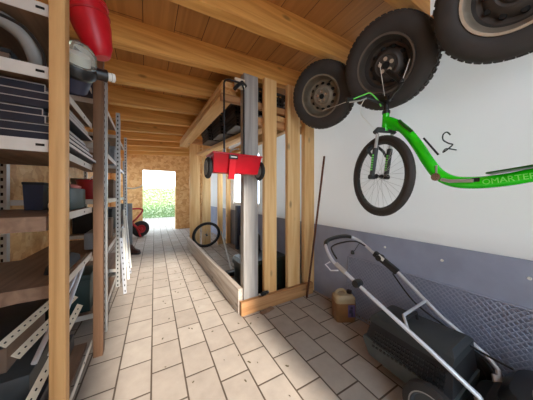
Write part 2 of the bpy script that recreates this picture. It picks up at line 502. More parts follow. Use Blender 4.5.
# black ribbed crates up there
def crate(x, y, z, sx, sy, sz, label):
    t = thing('crate', (x, y, z), label, 'crate', 'black crates stored above the bay')
    m = MB()
    m.box((x - sx / 2, y - sy / 2, z), (x + sx / 2, y + sy / 2, z + .012))
    for k in range(2):
        zz = z + sz * (k + .9) / 3
        m.box((x - sx / 2, y - sy / 2, zz - .006), (x + sx / 2, y - sy / 2 + .01, zz + .006)).box((x - sx / 2, y + sy / 2 - .01, zz - .006), (x + sx / 2, y + sy / 2, zz + .006))
        m.box((x - sx / 2, y - sy / 2 + .01, zz - .006), (x - sx / 2 + .01, y + sy / 2 - .01, zz + .006)).box((x + sx / 2 - .01, y - sy / 2 + .01, zz - .006), (x + sx / 2, y + sy / 2 - .01, zz + .006))
    for k in range(10):
        xx = x - sx / 2 + .008 + (sx - .016) * k / 9
        for yy in (y - sy / 2 - .003, y + sy / 2 - .007):
            m.box((xx - .007, yy, z + .012), (xx + .007, yy + .01, z + sz - .02))
        yy = y - sy / 2 + .008 + (sy - .016) * k / 9
        for xx in (x - sx / 2 - .003, x + sx / 2 - .007):
            m.box((xx, yy - .007, z + .012), (xx + .01, yy + .007, z + sz - .02))
    m.build('basket', 'crate', t)
    m = MB()
    for sgn in (-1, 1):
        m.box((x - sx / 2 - .012, y + sgn * (sy / 2) - .012, z + sz - .02), (x + sx / 2 + .012, y + sgn * sy / 2 + .012, z + sz))
        m.box((x + sgn * sx / 2 - .012, y - sy / 2 + .012, z + sz - .02), (x + sgn * sx / 2 + .012, y + sy / 2 - .012, z + sz))
    m.build('top_rim', 'crate', t)
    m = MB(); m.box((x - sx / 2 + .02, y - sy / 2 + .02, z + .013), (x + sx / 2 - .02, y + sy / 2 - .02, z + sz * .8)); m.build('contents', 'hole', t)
    return t
for k, nm in enumerate(('first stack from the grey post', 'second stack from the grey post', 'third stack from the grey post', 'last stack toward the doorway')):
    y = 2.14 + .43 * k; x = 1.275 - .137 * (y - 1.86)
    for q, lv in enumerate(('lower', 'upper')):
        crate(x - .02 * q, y, 1.992 + .151 * q, .42, .37, .15, 'ribbed black crate above the bay, %s one of the %s' % (lv, nm))
# red drop spreader hung on the post
sx0, sx1, sy = .435, .895, 1.62
t = thing('drop_spreader', (.66, sy, 1.29), 'red lawn spreader hanging by its black handle on the weathered grey post', 'spreader')
m = MB().hexa([(.455, sy - .04, 1.30), (.845, sy - .04, 1.30), (.845, sy + .05, 1.30), (.455, sy + .05, 1.30)],
              [(.44, sy - .10, 1.438), (.855, sy - .10, 1.438), (.855, sy + .10, 1.438), (.44, sy + .10, 1.438)])
m.box((.432, sy - .108, 1.438), (.863, sy + .108, 1.452), .004)
m.build('hopper', 'red', t)
m = MB().hexa([(.566, sy - .075, 1.25), (.612, sy - .075, 1.25), (.612, sy - .045, 1.25), (.566, sy - .045, 1.25)],
              [(.562, sy - .116, 1.403), (.616, sy - .116, 1.403), (.616, sy - .08, 1.403), (.562, sy - .08, 1.403)])
m.build('front_bracket', 'red', t)
bd = MB().box((.555, sy - .128, 1.402), (.625, sy - .112, 1.432), .003).build('badge', 'black', t)
MB().box((.567, sy - .1305, 1.413), (.614, sy - .128, 1.421)).build('badge_stripe', 'white', bd)
for wx, s in ((.435, -1), (.876, 1)):
    xw = wx + s * .012
    m = MB().lathe([(.062, -.017), (.078, -.014), (.085, -.006), (.085, .006), (.078, .014), (.062, .017), (.05, .012), (.018, .012), (.018, .02), (0, .02)], (xw, sy, 1.335), (1, 0, 0), 32)
    m.lathe([(.062, -.017), (.05, -.012), (.018, -.012), (.018, -.02), (0, -.02)], (xw, sy, 1.335), (1, 0, 0), 32)
    wl = m.build('wheel', 'rubber_dark', t)
    for q in (1, -1):
        m = MB().lathe([(.060, .0), (.058, .0185 * q), (.02, .0185 * q), (.014, .022 * q), (0, .022 * q)], (xw, sy, 1.335), (1, 0, 0), 28)
        m.build('hub_cap', 'grey_pipe', wl)
MB().tube([(.44, sy, 1.335), (.89, sy, 1.335)], .009).build('axle', 'steel', t)
pts = [(.585, sy + .085, 1.40), (.585, sy + .09, 2.05)] + [tuple(p) for p in arc((.635, sy + .09, 2.09), .05, 180, 90, 6, (1, 0, 0), (0, 0, 1))] + \
      [tuple(p) for p in arc((.722, sy + .09, 2.09), .05, 90, 0, 6, (1, 0, 0), (0, 0, 1))] + [(.772, sy + .09, 2.05), (.772, sy + .085, 1.40)]
MB().tube(pts, .0085, 10).build('handle', 'black', t)
MB().tube([(.60, sy + .02, 1.46), (.63, sy + .02, 1.505), (.71, sy + .05, 1.53)], .006, 8).build('control_lever', 'steel', t)
t = thing('strap_bracket', (.74, 1.70, 2.10), 'small pale bracket with black strap holding the spreader handle at the post top', 'hook')
MB().tube([(.815, 1.768, 2.16), (.76, 1.72, 2.155), (.715, 1.70, 2.11), (.675, 1.69, 2.06)], .017, 8).build('strap', 'black_matt', t)
MB().box((.70, 1.74, 2.11), (.80, 1.766, 2.20), .004).build('block', 'cream', t)

# things standing in the bay
t = thing('storage_tub', (1.2, 2.2, 0), 'big black plastic tub with lid standing behind the studs', 'tub')
def rrect(x0, x1, y0, y1, z, r, n=5):
    o = []
    for cx_, cy_, a0 in ((x1 - r, y1 - r, 0), (x0 + r, y1 - r, 90), (x0 + r, y0 + r, 180), (x1 - r, y0 + r, 270)):
        for k in range(n + 1):
            an = math.radians(a0 + 90 * k / n)
            o.append((cx_ + r * math.cos(an), cy_ + r * math.sin(an), z))
    return o
MB().loft([rrect(.93, 1.48, 1.99, 2.36, 0, .06), rrect(.92, 1.49, 1.98, 2.38, .3, .06)]).build('body', 'dark_green', t)
MB().loft([rrect(.905, 1.505, 1.965, 2.395, .3, .065), rrect(.905, 1.505, 1.965, 2.395, .35, .065), rrect(.93, 1.48, 1.99, 2.36, .385, .05)]).build('lid', 'dark_green', t)
t = thing('canister', (1.22, 2.54, 0), 'tall dark green canister rising behind the black tub', 'canister')
MB().loft([rrect(1.10, 1.36, 2.42, 2.62, 0, .05), rrect(1.10, 1.36, 2.42, 2.62, .56, .05), rrect(1.16, 1.32, 2.46, 2.58, .62, .04)]).build('body', 'dark_green', t)
MB().tube([(1.2, 2.52, .61), (1.2, 2.52, .66), (1.29, 2.52, .66), (1.29, 2.52, .61)], .012).build('handle', 'black', t)
# roll of grey wire netting
m = MB()
for k in range(14):
    m.tube(arc((1.62, 1.97, 0), .075, 0, 360, 20, (1, 0, 0), (0, 1, 0))[:-1] and [p + V((0, 0, .02 + k * .036)) for p in arc((1.615, 1.97, 0), .078, 0, 342, 19, (1, 0, 0), (0, 1, 0))], .0028, 5, close=True)
for k in range(18):
    a_ = k * 20
    for s in (1, -1):
        m.tube([(1.615 + .078 * math.cos(math.radians(a_ + s * 6 * j)), 1.97 + .078 * math.sin(math.radians(a_ + s * 6 * j)), .005 + .0495 * j) for j in range(11)], .0028, 5)
tag(m.build('netting_roll', 'mesh_wire'), 'grey wire netting roll standing on end behind the studs near the white wall', 'netting')
# bicycle wheel leaning at the far end
def bike_wheel(root, c, axis, R, tyre, hubr=.018, nsp=28, wr=.022):
    ax = V(axis).normalized(); q = ax.to_track_quat('Z', 'Y'); c = V(c)
    u, w2 = q @ V((1, 0, 0)), q @ V((0, 1, 0))
    ring = lambda r: [c + (u * math.cos(2 * PI * k / 48) + w2 * math.sin(2 * PI * k / 48)) * r for k in range(48)]
    MB().tube(ring(R - wr), wr, 10, close=True).build('tyre', tyre, root)
    MB().lathe([(R - 2 * wr + .004, -.011), (R - 2 * wr - .016, -.009), (R - 2 * wr - .016, .009), (R - 2 * wr + .004, .011)], c, ax, 48, closed=True).build('rim', 'dark_grey', root)
    m = MB()
    for k in range(nsp):
        a_ = 2 * PI * k / nsp; a2 = a_ + (.5 if (k // 2) % 2 else -.5); s = .022 if k % 2 else -.022
        m.tube([c + (u * math.cos(a2) + w2 * math.sin(a2)) * hubr + ax * s, c + (u * math.cos(a_) + w2 * math.sin(a_)) * (R - 2 * wr - .01)], .0011, 4)
    m.build('spokes', 'steel', root)
    MB().lathe([(0, -.045), (.007, -.045), (.009, -.028), (hubr, -.025), (hubr, -.019), (.011, -.015), (.011, .015), (hubr, .019), (hubr, .025), (.009, .028), (.007, .045), (0, .045)], c, ax, 16).build('hub', 'black', root)
t = thing('bicycle_wheel', (1.04, 4.28, 0), 'loose spoked bicycle wheel leaning on the far studs of the bay', 'wheel')
bike_wheel(t, (1.095, 4.31, .283), (0, 1, .32), .292, 'rubber_dark', wr=.021)
t = thing('broom', (1.3, 3.6, 0), 'pale pole of a broom lying slanted inside the timber bay', 'broom')
MB().tube([(1.45, 4.44, .30), (1.05, 2.75, .05)], .013, 8).build('pole', 'steel', t)
MB().box((.90, 2.65, .0), (1.18, 2.75, .06), .01).build('head', 'black', t)
tag(MB().box((1.60, 3.86, 0), (1.70, 3.98, .9), .01).build('crate', 'navy'), 'narrow dark box standing upright against the white wall deep in the bay', 'box')
t = thing('hose_coupling', (.985, 1.745, .125), 'small black coupling with silver end caps on the sill plank beside the grey post', 'coupling')
MB().lathe([(0, -.05), (.014, -.05), (.014, -.02), (.02, -.02), (.02, .02), (.014, .02), (.014, .05), (0, .05)], (1.0, 1.742, .146), (1, .15, 0), 14).build('body', 'black', t)
MB().lathe([(0, -.062), (.016, -.06), (.016, -.045), (0, -.045)], (1.0, 1.742, .146), (1, .15, 0), 14).build('end_cap', 'chrome', t)
MB().lathe([(0, .062), (.016, .06), (.016, .045), (0, .045)], (1.0, 1.742, .146), (1, .15, 0), 14).build('end_cap', 'chrome', t)
tag(MB().bar((.93, 1.66, .006), (1.08, 1.70, .006), .05, .012, bev=.002).build('wood_offcut', 'pine_y2'), 'small pale wood offcut lying on the floor before the sill plank', 'offcut')
tag(MB().tube([(1.515, 1.685, .0), (1.60, 1.64, .75), (1.703, 1.61, 1.55)], .011, 8).build('rod', 'rust'), 'rusty brown rod leaning against the white wall by the last stud', 'rod')

# ------------------------------------------------------------------ spare wheels on the wall
def spare_wheel(loc, R, w, rimmat, lipmat, label, tilt=0.0, rr=.62, nh=12, recess=.055):
    x, y, z = loc
    t = thing('spare_wheel', loc, label, 'wheel', 'spare car wheels hung on the white wall')
    h = w / 2; c = (x, y, z); ax = (-1, 0, 0)
    m = MB().lathe([(rr * R, h * .78), (rr * R + .02, h * .95), (rr * R + .05, h), (R * .9, h * .97), (R * .97, h * .82), (R, h * .6), (R, -h * .6), (R * .97, -h * .82), (R * .9, -h * .97),
                    (rr * R + .05, -h), (rr * R + .02, -h * .95), (rr * R, -h * .78)], c, ax, 64, closed=True)
    tm = 'rubber'
    ty = m.build('tyre', tm, t)
    m = MB()
    for k in range(48):                     # tread lugs
        a_ = 2 * PI * k / 48
        for s in (-1, 1):
            cc = V((x, y + (R + .001) * math.cos(a_ + s * .02), z + (R + .001) * math.sin(a_ + s * .02)))
            q = Matrix.Rotation(a_ + s * .02, 3, 'X')
            m.box(cc - V((h * .24, .006, R * .045)) + V((s * h * .32, 0, 0)), cc + V((h * .24, .006, R * .045)) + V((s * h * .32, 0, 0)), 0, q)
    m.build('tread', tm, ty)
    m = MB().lathe([(rr * R + .006, h * .80), (rr * R + .004, h * .93), (rr * R - .008, h * .90)], c, ax, 56)
    m.lathe([(rr * R - .008, h * .90), (rr * R - .012, h * .7), (rr * R - .03, h * .3)], c, ax, 56)
    rim = m.build('rim_lip', lipmat, t)
    r0 = rr * R - .03; f = h * .3
    m = MB().lathe([(rr * R - .012, h * .7), (r0, f), (r0 - .012, f - recess * .6), (r0 * .78, f - recess * .7), (r0 * .66, f - recess * .2), (r0 * .50, f), (r0 * .42, f - .004), (r0 * .38, f + .006), (r0 * .16, f + .006),
                    (r0 * .15, f - .02), (0, f - .02)], c, ax, 56)
    m.build('rim', rimmat, t)
    for k in range(nh):
        a_ = 2 * PI * (k + .3) / nh; rh = r0 * .72
        # dark slots follow the slope of the disc
        cc = V((x - (f - recess * .36), y + rh * math.cos(a_), z + rh * math.sin(a_)))
        MB().lathe([(0, .007), (.012, .006), (.0145, 0), (.0145, -.02)], cc, ax, 12).build('vent_hole', 'hole', t)
    hb = MB().lathe([(0, f + .012), (r0 * .12, f + .012), (r0 * .15, f + .008), (r0 * .15, f - .02)], c, ax, 20).build('hub_bore', 'hole', t)
    for k in range(5):
        a_ = 2 * PI * k / 5 + .4
        cc = V((x, y + r0 * .265 * math.cos(a_), z + r0 * .265 * math.sin(a_)))
        m = MB().lathe([(.013, f + .005), (.013, f + .01), (.007, f + .011), (0, f + .006)], cc, ax, 10)
        m.build('bolt_seat', 'chrome' if rimmat != 'rim_dark' else 'lip', t)
    a_ = 2.4
    MB().tube([(x - h * .45, y + (r0 + .002) * math.cos(a_), z + (r0 + .002) * math.sin(a_)), (x - h * .8, y + r0 * .93 * math.cos(a_), z + r0 * .93 * math.sin(a_))], .005, 8).build('valve', 'rubber_dark', t)
    t.rotation_euler = (0, math.radians(tilt), 0)
    return t
wheels = [
    (1.44, .286, .16, 'rim_tan', 'rim_tan', (1.51, 2.142), 12, .055, 20, 'small spare wheel with dusty steel rim hung beside the studs, above the bicycle handlebar', 'small spare wheel'),
    (1.47, .287, .16, 'rim_dark', 'rim_mid', (.855, 2.105), 10, .07, 8, 'middle spare wheel of three, dark rim, hung just above the green bicycle handlebar', 'middle spare wheel'),
    (1.42, .291, .16, 'rim_dark', 'lip', (.222, 2.155), 10, .05, 4, 'spare wheel with silver rim lip partly cut off by the top edge of the photo', 'spare wheel with silver rim lip')]
TILT = -23
for xc, R, w_, rm, lm, (y, z), nh, rec, yaw, L, L2 in wheels:
    k_ = (xc - .05) / 1.52; p = (xc, y * k_, 1.12 + (z - 1.12) * k_)
    spare_wheel(p, R, w_, rm, lm, L, TILT, nh=nh, recess=rec).rotation_euler.z = math.radians(yaw)
    m = MB().tube([(XR - .002, p[1], p[2] + .06), (xc + .09, p[1], p[2] + .055)], .011, 10)
    m.box((XR - .02, p[1] - .05, p[2]), (XR, p[1] + .05, p[2] + .13), .003)
    tag(m.build('wheel_peg', 'steel'), 'steel wall peg behind the ' + L2, 'peg', 'pegs behind the spare wheels')
tag(MB().box((1.61, .52, 2.16), (1.72, .62, 2.30), .004).build('wood_block', 'pine_y'), 'pale wood block on the white wall in the gap between the two largest spare wheels', 'block')

# ------------------------------------------------------------------ green kick bike
BX = 1.45
t = thing('kick_bike', (BX, .40, 1.18), 'bright green kick bike hung on the white wall beneath the spare wheels', 'bike')
wa = math.radians(20)
axv = V((math.cos(wa), -math.sin(wa), 0)); fw = V((math.sin(wa), math.cos(wa), 0))
cw = V((BX, .848, 1.255))
fwh = bpy.data.objects.new('front_wheel', None); COL.objects.link(fwh); fwh.parent = t; fwh.location = cw - t.location
bike_wheel(fwh, cw, axv, .288, 'rubber', wr=.023, nsp=32)
rwh = bpy.data.objects.new('rear_wheel', None); COL.objects.link(rwh); rwh.parent = t; rwh.location = V((BX, -.42, 1.20)) - t.location
bike_wheel(rwh, (BX, -.42, 1.20), (1, 0, 0), .23, 'rubber', wr=.022, nsp=24)
# head, fork
top = V((BX, .797, 1.70))
st = V((BX, .806, 1.585))
fk = bpy.data.objects.new('fork', None); COL.objects.link(fk); fk.parent = t; fk.location = st - t.location
m = MB()
for s in (-1, 1):
    p0 = st + axv * s * .058 - V((0, 0, .035)); p1 = cw + axv * s * .058 + V((0, 0, -.005))
    MB().tube([p0, p0.lerp(p1, .4)], .011, 10).build('stanchion', 'steel', fk)
for s in (-1, 1):
    p0 = st + axv * s * .058 - V((0, 0, .035)); p1 = cw + axv * s * .058 + V((0, 0, -.005))
    m = MB().tube([p0.lerp(p1, .33), p0.lerp(p1, .36), p0.lerp(p1, .97), p1], [.016, .0185, .0165, .012], 12)
    lg = m.build('fork_leg', 'dark_grey', fk)
    m = MB()
    for j in range(7):
        q = p0.lerp(p1, .50 + .055 * j)
        m.box(q - axv * .0 + V((-.0225, -.005, -.0045)), q + V((-.0165, .006, .0045)))
    m.build('decal', 'green_pale', lg)
    MB().tube([p1 - axv * .02, p1 + axv * .02], .017, 12).build('dropout', 'black', lg)
MB().tube([st + axv * -.075 - V((0, 0, .03)), st + axv * -.058 - V((0, 0, .008)), st + axv * .058 - V((0, 0, .008)), st + axv * .075 - V((0, 0, .03))], .019, 10).build('fork_crown', 'dark_grey', fk)
m = MB()
pa = [cw + V((0, 0, .145)) + axv * s * .058 for s in (-1, 1)]
ar = smooth([pa[0], pa[0] + fw * .04 + V((0, 0, .055)), (pa[0] + pa[1]) / 2 + fw * .055 + V((0, 0, .09)), pa[1] + fw * .04 + V((0, 0, .055)), pa[1]], 5)
m.tube(ar, .010, 8).build('fork_bridge', 'dark_grey', fk)
# frame: head tube and the big curved tube to the foot deck
fr = MB()
fr.tube([st + V((0, 0, -.015)), top + V((0, 0, -.01))], .0215, 16)
path = smooth([(BX, .795, 1.645), (BX, .73, 1.60), (BX, .665, 1.527), (BX, .605, 1.43), (BX, .55, 1.32), (BX, .50, 1.24), (BX, .435, 1.195), (BX, .35, 1.183), (BX, .25, 1.190), (BX, .16, 1.208), (BX, .02, 1.232), (BX, -.17, 1.25)], 5)
n_ = len(path); rr_ = [.0275 + .004 * math.sin(PI * i / n_) for i in range(n_)]
fr.tube(path, rr_, 16)
fr.tube([(BX, .80, 1.605), (BX, .745, 1.575), (BX, .695, 1.55)], .016, 12)
for s in (-1, 1):
    fr.tube(smooth([(BX, -.13, 1.246), (BX + s * .05, -.22, 1.24), (BX + s * .055, -.42, 1.20)], 5), .012, 10)
frame = fr.build('frame', 'green', t)
dk = MB().hexa([(BX - .055, .30, 1.222), (BX + .055, .30, 1.222), (BX + .055, -.12, 1.282), (BX - .055, -.12, 1.282)],
               [(BX - .05, .30, 1.229), (BX + .05, .30, 1.229), (BX + .05, -.12, 1.289), (BX - .05, -.12, 1.289)])
dk.build('foot_deck', 'green_dark', t)
MB().box((BX - .036, .325, 1.186), (BX - .026, .352, 1.205)).build('cable_stop', 'black', frame)
# lettering along the lower tube
def lettering(s, size, mat, org, xdir, ydir, parent, name):
    cu = bpy.data.curves.new(name, 'FONT'); cu.body = s; cu.size = size; cu.extrude = .0008; cu.align_x = 'CENTER'; cu.align_y = 'CENTER'
    tmp = bpy.data.objects.new(name, cu); COL.objects.link(tmp)
    dg = bpy.context.evaluated_depsgraph_get(); dg.update()
    me = bpy.data.meshes.new_from_object(tmp.evaluated_get(dg))
    bpy.data.objects.remove(tmp)
    xd, yd = V(xdir).normalized(), V(ydir).normalized(); zd = xd.cross(yd)
    R = Matrix((xd, yd, zd)).transposed().to_4x4()
    R.translation = V(org) - world_loc(parent)
    me.transform(R)
    me.materials.clear(); me.materials.append(M[mat])
    o = bpy.data.objects.new(name, me); COL.objects.link(o); o.parent = parent
    return o
lettering('OMARTER', .036, 'green_pale', (BX - .0325, .235, 1.192), (0, -1, .13), (0, .13, 1), frame, 'lettering')
MB().tube([(BX - .024, .70, 1.607), (BX - .031, .66, 1.556), (BX - .024, .625, 1.516)], .010, 8).build('decal', 'green_dark', frame)
# headset, stem, handlebar
MB().lathe([(.023, 0), (.026, .004), (.026, .02), (.018, .026), (.018, .062), (.0, .064)], top + V((0, 0, -.012)), (0, 0, 1), 16).build('headset', 'black', t)
hbr = bpy.data.objects.new('handlebar', None); COL.objects.link(hbr); hbr.parent = t; hbr.location = top - t.location
hc = top + V((0, 0, .065)) + fw * .012
bd_ = axv
MB().tube([top + V((0, 0, .045)), hc], .017, 12).build('stem', 'black', hbr)
barp = smooth([hc - bd_ * .235 + V((0, .03, .028)), hc - bd_ * .17 + V((0, .02, .045)), hc - bd_ * .07 + V((0, 0, .012)), hc, hc + bd_ * .04 + V((-.03, -.01, .02)), V((1.36, .70, 1.775)), V((1.32, .655, 1.768)), V((1.30, .622, 1.786))], 5)
MB().tube(barp, .0105, 10).build('bar', 'black', hbr)
gp = [hc - bd_ * .265 + V((0, .035, .02)), hc - bd_ * .18 + V((0, .022, .04))]
MB().tube([gp[0], gp[0].lerp(gp[1], .1), gp[1]], [.017, .0155, .0155], 12).build('grip', 'black', hbr)
MB().tube([(1.30, .625, 1.790), (1.30, .640, 1.810), (1.30, .703, 1.893)], [.017, .0145, .0145], 12).build('grip', 'black', hbr)
MB().tube(smooth([hc - bd_ * .235 + V((-.012, .0, .012)), hc - bd_ * .15 + V((-.012, 0, .05)), hc - bd_ * .105 + V((-.012, 0, .062)), hc - bd_ * .05 + V((-.012, 0, .02)), hc - bd_ * .03 + V((0, 0, -.02))], 5), .0042, 8).build('brake_hose', 'green_pale', hbr)
MB().tube([hc - bd_ * .15 + V((-.01, -.01, .02)), hc - bd_ * .20 + V((-.015, -.02, -.005)), hc - bd_ * .275 + V((-.015, -.01, -.02))], .005, 8).build('brake_lever', 'steel', hbr)
MB().box(hc - V((.03, .035, -.012)), hc + V((.03, .035, .045)), .008).build('clamp', 'black', hbr)
MB().tube(smooth([hc - bd_ * .14 + V((-.01, .01, .03)), hc - bd_ * .12 + V((0, .07, -.05)), st + fw * .06 + V((0, 0, -.02)), st + fw * .05 + V((0, 0, -.1))], 6), .0028, 6).build('brake_cable', 'white', hbr)
MB().tube(smooth([hc - bd_ * .14 + V((0, .0, .04)), hc + V((0, .03, .085)), hc + bd_ * .08 + V((0, .05, .05)), top + V((0, .02, 0))], 6), .0028, 6).build('brake_cable', 'black', hbr)
bl = bpy.data.objects.new('bell', None)
MB().lathe([(0, .022), (.014, .018), (.022, .006), (.023, 0), (0, 0)], hc + bd_ * .05 + V((0, 0, .022)), (0, 0, 1), 14).build('bell', 'black', hbr)
g4 = 'cords holding the kick bike'
for p0, p1, L in (((1.375, .80, 2.03), hc + V((0, 0, .05)), 'thin pale cord running from the hub of the middle spare wheel down to the handlebar'),
                  ((1.375, .615, 1.945), (1.30, .622, 1.792), 'thin pale cord tied to the raised handlebar grip before the middle spare wheel'),
                  ((1.345, 1.29, 1.87), hc - bd_ * .2 + V((0, .03, .035)), 'thin pale cord from the small spare wheel to the handlebar')):
    tag(MB().tube([p0, (V(p0) + V(p1)) / 2 - V((0, 0, .004)), p1], .0022, 6).build('cord', 'white'), L, 'cord', g4)
# kick stand and its pivot bolt on the frame
MB().tube([(BX - .03, .50, 1.222), (BX - .04, .50, 1.222)], .022, 12).build('pivot_bolt', 'chrome', t)
MB().tube([(BX - .035, .475, 1.207), (BX - .04, .44, 1.195), (BX - .04, .345, 1.192)], .009, 8).build('kick_stand', 'steel', t)
MB().tube([(BX - .03, .50, 1.222), (BX - .028, .50, 1.29)], .005, 6).build('stand_link', 'steel', t)
# wire hook the frame hangs on
t = thing('wall_hook', (1.6, .5, 1.42), 'black wire wall hook looped beside the curved green tube', 'hook')
MB().tube(smooth([(XR - .005, .50, 1.41), (1.56, .50, 1.40), (1.45, .478, 1.362), (1.45, .438, 1.395), (1.46, .458, 1.41), (1.46, .482, 1.435), (1.46, .482, 1.465), (1.46, .465, 1.475), (1.46, .45, 1.455)], 5), .0038, 6).build('wire', 'black_matt', t)
MB().bar((1.405, .555, 1.455), (1.405, .485, 1.345), .009, .009).build('lever', 'black', t)
# grey wall screws
for y, z, L in ((.946, .687, 'small pale plug in the grey concrete above the mower handle'), (.569, .682, 'small pale plug in the grey concrete at mid wall'), (.208, .688, 'small pale plug in the grey concrete at the photo\'s right edge')):
    tag(MB().lathe([(0, .008), (.007, .008), (.009, 0), (.009, -.004)], (XR - .013, y, z), (-1, 0, 0), 10).build('wall_plug', 'white'), L, 'plug', 'plugs in the concrete')

# ------------------------------------------------------------------ wire mesh panel leaning on the concrete
t = thing('mesh_panel', (1.66, .55, 0), 'grey diamond mesh panel leaning on the concrete behind the mower', 'mesh panel')
y0, y1, hgt = -.35, 1.29, .525
def mp_(u, v): return (1.655 + .045 * v / hgt, u, v)
m = MB(); sp = .032
n1 = int((y1 - y0 + hgt) / sp) + 1
for k in range(n1):
    for s in (1, -1):
        c0 = y0 - hgt + k * sp if s > 0 else y0 + k * sp
        a0, a1 = (c0, 0.0), (c0 + s * hgt, hgt) 
        pts = []
        for f in (0.0, 1.0):
            pts.append([a0[0] + (a1[0] - a0[0]) * f, hgt * f])
        # clip to the panel width
        for p, q in ((pts[0], pts[1]), (pts[1], pts[0])):
            for lim, sg in ((y0, 1), (y1, -1)):
                if (p[0] - lim) * sg < 0 and (q[0] - lim) * sg > 0:
                    f = (lim - p[0]) / (q[0] - p[0]); p[1] = p[1] + (q[1] - p[1]) * f; p[0] = lim
        if all(y0 - 1e-6 <= p[0] <= y1 + 1e-6 for p in pts) and abs(pts[0][1] - pts[1][1]) > .01:
            A, B = V(mp_(*pts[0])), V(mp_(*pts[1]))
            m.bar(A, B, .003, .006, up=(0, 0, 1) if s > 0 else (0, 0, 1))
m.build('diamond_mesh', 'mesh_wire', t)
m = MB()
m.tube([mp_(y0, 0.006), mp_(y0, hgt), mp_(y1, hgt), mp_(y1, 0.006)], .005, 6, close=True)
m.build('edge_wire', 'mesh_wire', t)

# ------------------------------------------------------------------ jerrycan
jx, jy = 1.545, 1.23
t = thing('jerrycan', (jx, jy, 0), 'amber plastic jerrycan with cream shoulder on the floor by the concrete', 'jerrycan')
R_ = Matrix.Rotation(math.radians(-28), 3, 'Z')
def jr(x0, x1, y0_, y1_, z, r): return [tuple(R_ @ V((p[0], p[1], 0)) + V((jx, jy, p[2]))) for p in rrect(x0, x1, y0_, y1_, z, r)]
MB().loft([jr(-.085, .085, -.065, .065, 0, .03), jr(-.092, .092, -.07, .07, .015, .035), jr(-.092, .092, -.07, .07, .165, .035)]).build('body', 'can', t)
MB().loft([jr(-.092, .092, -.07, .07, .165, .035), jr(-.09, .09, -.068, .068, .205, .035), jr(-.07, .07, -.05, .05, .228, .03)]).build('shoulder', 'can_top', t)
hp = [R_ @ V((x, 0, 0)) + V((jx, jy, z)) for x, z in ((-.068, .222), (-.06, .25), (-.03, .262), (.005, .255), (.015, .226))]
MB().tube(smooth(hp, 4), .011, 8).build('handle', 'can_top', t)
cp = R_ @ V((.052, 0, 0)) + V((jx, jy, .224))
MB().lathe([(.02, 0), (.022, .004), (.022, .028), (0, .03)], cp, (0, 0, 1), 16).build('cap', 'black', t)
q = [R_ @ V((x, -.071, 0)) + V((jx, jy, z)) for x, z in ((.01, .05), (.07, .05), (.07, .155), (.01, .155))]
m = MB(); nn = R_ @ V((0, -.0025, 0)); m.prism([tuple(p) for p in q], (0, 0, 0), nn); lb = m.build('sticker', 'purple', t)
m = MB()
for x, z, w_, h_ in ((.04, .13, .022, .02), (.034, .10, .03, .03), (.045, .072, .018, .03)):
    p = R_ @ V((x, -.0745, 0)) + V((jx, jy, z))
    m.box(p - V((w_ / 2, .0008, h_ / 2)), p + V((w_ / 2, .0008, h_ / 2)), 0, R_)
m.build('sticker_print', 'navy', lb)

# ------------------------------------------------------------------ lawn mower
t = thing('lawn_mower', (1.33, .45, 0), 'dark lawn mower with silver handlebar parked against the mesh panel', 'lawn mower')
# handle
Lh = [(1.235, .285, .25), (1.21, .45, .35), (1.175, .73, .50), (1.15, .90, .60), (1.135, 1.03, .672)]
Rh = [(1.535, .30, .25), (1.54, .325, .275), (1.545, .52, .38), (1.55, .76, .56), (1.555, .96, .665), (1.56, 1.07, .725)]
hd = MB()
hd.tube([(1.245, .27, .20)] + Lh[:4], .0115, 12)
hd.tube([(1.47, .27, .19), (1.53, .285, .235)] + Rh[1:5], .0115, 12)
hd.build('lower_handle', 'alu', t)
MB().tube([(1.20, .545, .402), (1.27, .60, .43), (1.545, .60, .44)], .0085, 10).build('cross_brace', 'alu', t)
up = smooth([Lh[3], (1.14, .97, .635), (1.145, 1.03, .675), (1.18, 1.10, .73), (1.23, 1.135, .757), (1.34, 1.15, .77), (1.46, 1.145, .77), (1.535, 1.125, .752), Rh[5], Rh[4]], 6)
uh = MB().tube(up, .011, 12).build('upper_handle', 'alu', t)
k0, k1 = int(len(up) * .36), int(len(up) * .76)
MB().tube(up[k0:k1], .0155, 12).build('grip', 'black', uh)
MB().tube(smooth([(1.17, .99, .665), (1.20, 1.065, .715), (1.26, 1.09, .73), (1.36, 1.10, .735), (1.47, 1.095, .735), (1.53, 1.07, .725), (1.55, 1.02, .70)], 5), .006, 8).build('bail_bar', 'black', uh)
MB().tube([(1.125, 1.01, .645), (1.11, 1.04, .62), (1.115, .995, .59), (1.14, .95, .60)], .005, 8).build('cable_guide', 'alu', uh)
MB().tube([Lh[3], V(Lh[3]).lerp(V(Lh[4]), .55)], .0165, 10).build('joint_sleeve', 'steel', uh)
for p in ((1.165, .82, .555), (1.553, .90, .636)):
    MB().lathe([(0, -.03), (.022, -.028), (.026, -.01), (.026, .01), (.022, .028), (0, .03)], p, (1, 0, 0), 14).build('clamp_knob', 'black', t)
sw = MB().bar((1.553, .945, .662), (1.55, .77, .565), .035, .045, bev=.008).build('switch_box', 'black', t)
MB().bar((1.533, .90, .655), (1.531, .86, .632), .006, .026).build('switch_button', 'white', sw)
MB().lathe([(0, 0), (.012, .003), (.015, .012), (.01, .03), (0, .032)], (1.36, 1.0, .665), (0, 0, 1), 10).build('throttle_knob', 'black', t)
MB().tube(smooth([(1.36, 1.0, .67), (1.45, 1.03, .70), (1.54, 1.06, .725)], 5), .003, 6).build('throttle_cable', 'black', t)
MB().tube(smooth([(1.54, .80, .55), (1.52, .66, .42), (1.50, .50, .36), (1.46, .36, .33), (1.43, .22, .33)], 6), .005, 8).build('power_cable', 'black', t)
